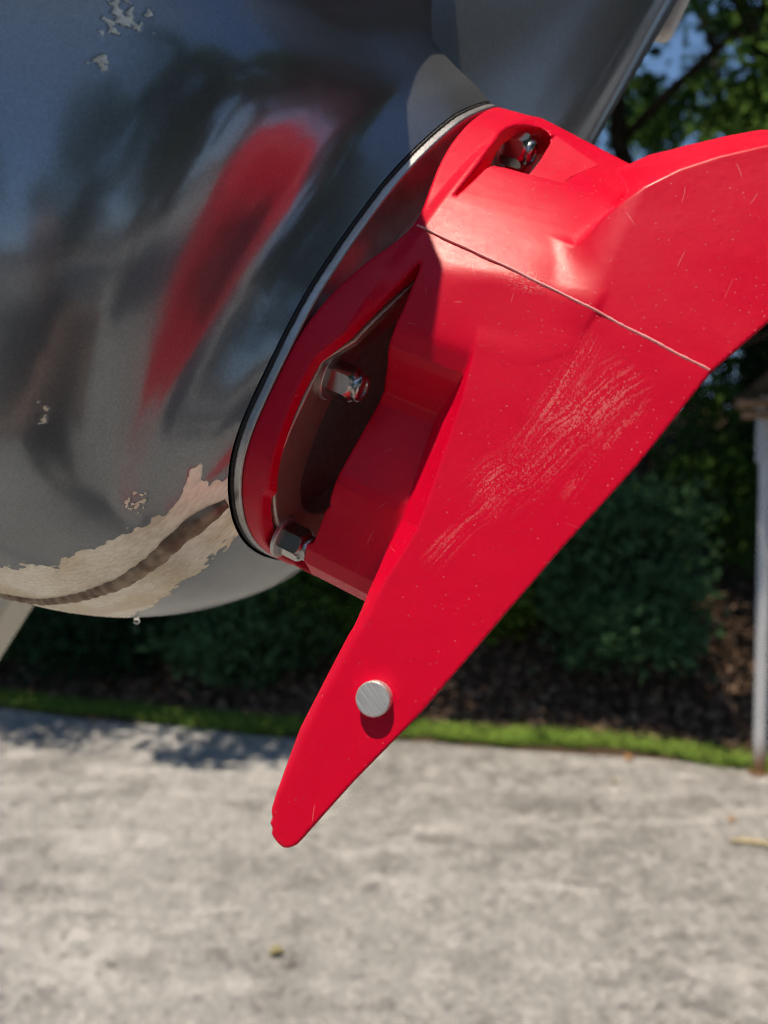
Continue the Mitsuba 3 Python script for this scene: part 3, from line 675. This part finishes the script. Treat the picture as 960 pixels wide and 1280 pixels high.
uvw = np.stack([WEAR, T2 * 50], -1).reshape(-1, 2)
Hn = np.cross(np.gradient(HV, axis=1), np.gradient(HV, axis=0)); Hn /= np.linalg.norm(Hn, axis=-1, keepdims=True) + 1e-12
rad = HV * [0, 1, 1]
if (Hn * rad).sum() < 0: Hn = -Hn
else: Hf = Hf[:, ::-1]
add_n(f'{U}__housing', W(HV.reshape(-1, 3)), Hf, Hn.reshape(-1, 3) @ LOCAL, 'm_housing', uvw)

# the leg behind the housing, going up out of the picture
lp = chaikin([(43, -64), (40.5, -52), (24, -40), (-10, -21), (-60, 4), (-110, 14), (-170, 6), (-170, -112), (-70, -114), (0, -104), (32, -84), (42, -74)], 3)
bb = np.concatenate([np.linspace(112, 130, 8), np.linspace(130, 620, 40)[1:]])
LV = np.stack([np.stack([lp[:, 0] + LEAN * (b - 200), np.full(len(lp), b), lp[:, 1] + 0.10 * (b - 120)], 1) for b in bb])
k = len(lp)
i, j = np.meshgrid(np.arange(len(bb) - 1), np.arange(k), indexing='ij'); jn = (j + 1) % k
q = np.stack([i * k + j, i * k + jn, (i + 1) * k + jn, (i + 1) * k + j], -1).reshape(-1, 4)
q2 = np.vstack([q[:, [0, 1, 2]], q[:, [0, 2, 3]]])
leg = trimesh.Trimesh(W(LV.reshape(-1, 3)), q2, process=False)
fn_ = leg.face_normals; fc = leg.triangles_center - W(np.array([[-40, 350, -58]]))
if (fn_ * fc).sum() < 0: leg.invert()
add(f'{U}__leg', leg, 'm_leg', True)
# broad plate above the housing (out of the picture, it shades the housing)
def rounded(x0, x1, y0, y1, z0, z1, r):
    s_ = m3.Manifold.sphere(r, 20)
    return as_tm(m3.Manifold.batch_hull([s_.translate([x, y, z]) for x in (x0 + r, x1 - r) for y in (y0 + r, y1 - r) for z in (z0 + r, z1 - r)]))
vx = m3.CrossSection([np.array([(-430, -200), (-66, -200), (-64, 60), (-72, 118), (-70, 150), (-62, 175), (-55, 190), (-61, 205), (-78, 217), (-95, 232), (-115, 255), (-150, 292), (-170, 318), (-430, 318)], float)]).offset(-6, m3.JoinType.Round).offset(6, m3.JoinType.Round)
vp = as_tm(m3.Manifold.extrude(vx, 9)); vp.vertices = np.stack([vp.vertices[:, 0], 172 + vp.vertices[:, 2], vp.vertices[:, 1]], 1); vp.fix_normals()
if vp.volume < 0: vp.invert()
add(f'{U}__planing_plate', trimesh.Trimesh(W(vp.vertices), vp.faces, process=False), 'm_leg', 30)
# weld bead left where the skeg was ground off
ra = np.linspace(1.5, 150, 420)
rt = np.radians(np.interp(ra, [0.9, 6, 12, 19, 31, 48, 68, 90, 200], [146, 147, 149.2, 152.6, 156.5, 159.2, 161.5, 161.8, 163]))
rb = np.random.default_rng(8)
lump = np.interp(np.arange(420), np.arange(0, 421, 5), rb.uniform(-1, 1, 85))
rr = body_r(ra, rt)
add(f'{U}__housing__weld_bead', tube(W(np.stack([-ra, (rr - 2.0) * np.cos(rt), (rr - 2.0) * np.sin(rt)], 1)), (np.interp(ra, [1, 6, 20, 60, 150], [2.4, 4.8, 4.4, 3.6, 3.2]) * (1 + 0.05 * lump + 0.06 * np.sin(ra * 1.5 + 1.5 * np.sin(ra * 0.3)))) / 1000, 12), 'm_bead', True)
labels[f'{U}__housing__weld_bead'] = {'label': 'dark rough weld ridge curving through the worn bare patch'}
labels[f'{U}__housing'] = {'label': 'bulging grey metal housing with paint worn off along the bottom'}
labels[f'{U}__leg'] = {'label': 'smooth dark leg rising behind the housing'}
# what shows behind the unit at the edges of the picture
tab = rounded(-40, 39.5, 255, 330, -122, -110, 5.9)
add(f'{U}__rounded_tab', trimesh.Trimesh(W(tab.vertices), tab.faces, process=False), 'm_white', 30)
labels[f'{U}__rounded_tab'] = {'label': 'white rounded tab showing past the top of the dark leg'}
def cam(x, y, z): return EYE + np.array([x, y, z]) @ _c2w
q0 = cam((28 - 480) / 932 * 0.72, 0.72, (640 - 757) / 932 * 0.72); dn = np.array([-0.546, 0.0, -0.838]); pr = np.array([-0.838, 0.0, 0.546])
mid_ = q0 + pr * 0.035
L1 = (mid_[2] - 0.0) / 0.838
bar = rounded(-0.035, 0.035, -0.035, 0.035, -0.25, L1, 0.006)
bv = bar.vertices; bar = trimesh.Trimesh(mid_ + bv[:, :1] * pr + bv[:, 1:2] * np.array([0, 1.0, 0]) + bv[:, 2:3] * dn, bar.faces, process=False)
bar.fix_normals()
add('support_bar', bar, 'm_cream', 30)
labels['support_bar'] = {'label': 'cream painted bar slanting down behind the lower left of the housing', 'category': 'bar'}
dz = np.linspace(0, 1, 16)
drop = trimesh.creation.revolve(np.stack([np.interp(dz, [0, 0.12, 0.3, 0.55, 0.8, 0.93, 1], [0, 1.25, 1.7, 1.2, 0.9, 1.2, 0]), dz * 5.2], 1), sections=24)
dp = cam((171 - 480) / 932 * DROP, DROP, (640 - 781) / 932 * DROP)
drop.vertices = drop.vertices / 1000 + dp
add('water_drop', drop, 'm_drop', True)
labels['water_drop'] = {'label': 'small clear drop hanging from the underside of the housing', 'category': 'water drop'}
labels[U] = {'label': 'grey metal outboard lower unit with a red plastic fin bracket bolted to its end', 'category': 'outboard motor'}

# ------------------------------------------------------------------ whoever holds the camera (behind it; mirrored in the housing)
def flesh(bones, res=0.02):
    sph = lambda p, r: m3.Manifold.sphere(r, 24).translate(list(map(float, p)))
    m = m3.Manifold.batch_boolean([m3.Manifold.batch_hull([sph(p, r), sph(q, t)]) for p, r, q, t in bones], m3.OpType.Add)
    g = as_tm(m.refine_to_length(res))
    trimesh.smoothing.filter_taubin(g, iterations=8)
    return g
HX, HY = -0.17, -0.40
def pt(x, y, z): return (HX + x, HY + y, z)
skin, shirt, trousers, shoes = [], [], [], []
skin += [(pt(0, 0.02, 1.47), 0.055, pt(0, 0.03, 1.56), 0.052), (pt(0, 0.035, 1.62), 0.075, pt(0, 0.015, 1.70), 0.088), (pt(0, 0.06, 1.59), 0.045, pt(0, 0.035, 1.66), 0.075), (pt(0, 0.118, 1.645), 0.013, pt(0, 0.105, 1.68), 0.010)]
shirt += [(pt(-0.10, 0, 1.40), 0.085, pt(0.10, 0, 1.40), 0.085), (pt(-0.10, 0, 1.38), 0.10, pt(-0.09, 0, 1.00), 0.10), (pt(0.10, 0, 1.38), 0.10, pt(0.09, 0, 1.00), 0.10), (pt(0, 0.01, 1.35), 0.11, pt(0, 0.01, 0.98), 0.11)]
for sgn in (-1, 1):
    sh, el, wr = pt(sgn * 0.19, 0, 1.40), pt(sgn * 0.23, 0.12, 1.16), pt(sgn * 0.07 + 0.16, 0.32, 1.42)
    shirt.append((sh, 0.062, el, 0.050))
    skin.append((el, 0.043, wr, 0.029))
    w_ = np.array(wr); palm = w_ + [-sgn * 0.012, 0.035, 0.055]
    skin.append((wr, 0.026, palm, 0.026))
    for k in range(4):
        k0 = palm + [0.004 * sgn, 0.006 - 0.004 * k, 0.012 + 0.017 * (k - 1.5)]
        k1 = k0 + [-sgn * 0.03, 0.012, 0.006]; k2 = k1 + [-sgn * 0.026, -0.004, 0.002]
        skin += [(k0, 0.0095, k1, 0.0085), (k1, 0.0085, k2, 0.0075)]
    t1 = palm + [-sgn * 0.02, -0.022, 0.02]; skin += [(palm, 0.012, t1, 0.010), (t1, 0.010, t1 + np.array([-sgn * 0.025, -0.004, 0.014]), 0.008)]
    hip, kn, an = pt(sgn * 0.09, 0, 0.93), pt(sgn * 0.10, 0.02, 0.50), pt(sgn * 0.11, -0.02, 0.09)
    trousers += [(hip, 0.098, kn, 0.066), (kn, 0.066, an, 0.050), (hip, 0.10, pt(0, 0, 0.95), 0.10)]
    shoes += [(pt(sgn * 0.11, -0.04, 0.045), 0.043, pt(sgn * 0.12, 0.15, 0.035), 0.034)]
scene['m_skin'] = {'type': 'principled', 'base_color': rgb(0.48, 0.29, 0.21), 'roughness': 0.5}
scene['m_shirt'] = {'type': 'principled', 'base_color': mikit.proc(lambda p, n, uv: mix((0.020, 0.026, 0.045), (0.034, 0.042, 0.066), noise(p.x * 300, p.y * 300, p.z * 300))), 'roughness': 0.9}
scene['m_trousers'] = {'type': 'principled', 'base_color': rgb(0.05, 0.05, 0.055), 'roughness': 0.9}
scene['m_hair'] = {'type': 'principled', 'base_color': rgb(0.04, 0.028, 0.02), 'roughness': 0.7}
add('person__body', flesh(skin, 0.008), 'm_skin', True)
add('person__shirt', flesh(shirt), 'm_shirt', True)
add('person__trousers', flesh(trousers), 'm_trousers', True)
add('person__shoe', flesh(shoes[:1]), 'm_trousers', True)
add('person__shoe_001', flesh(shoes[1:]), 'm_trousers', True)
add('person__hair', flesh([(pt(0, -0.015, 1.735), 0.082, pt(0, -0.03, 1.66), 0.078)]), 'm_hair', True)
labels['person'] = {'label': 'person in a dark shirt standing behind the camera, arms raised, mirrored in the housing', 'category': 'person'}
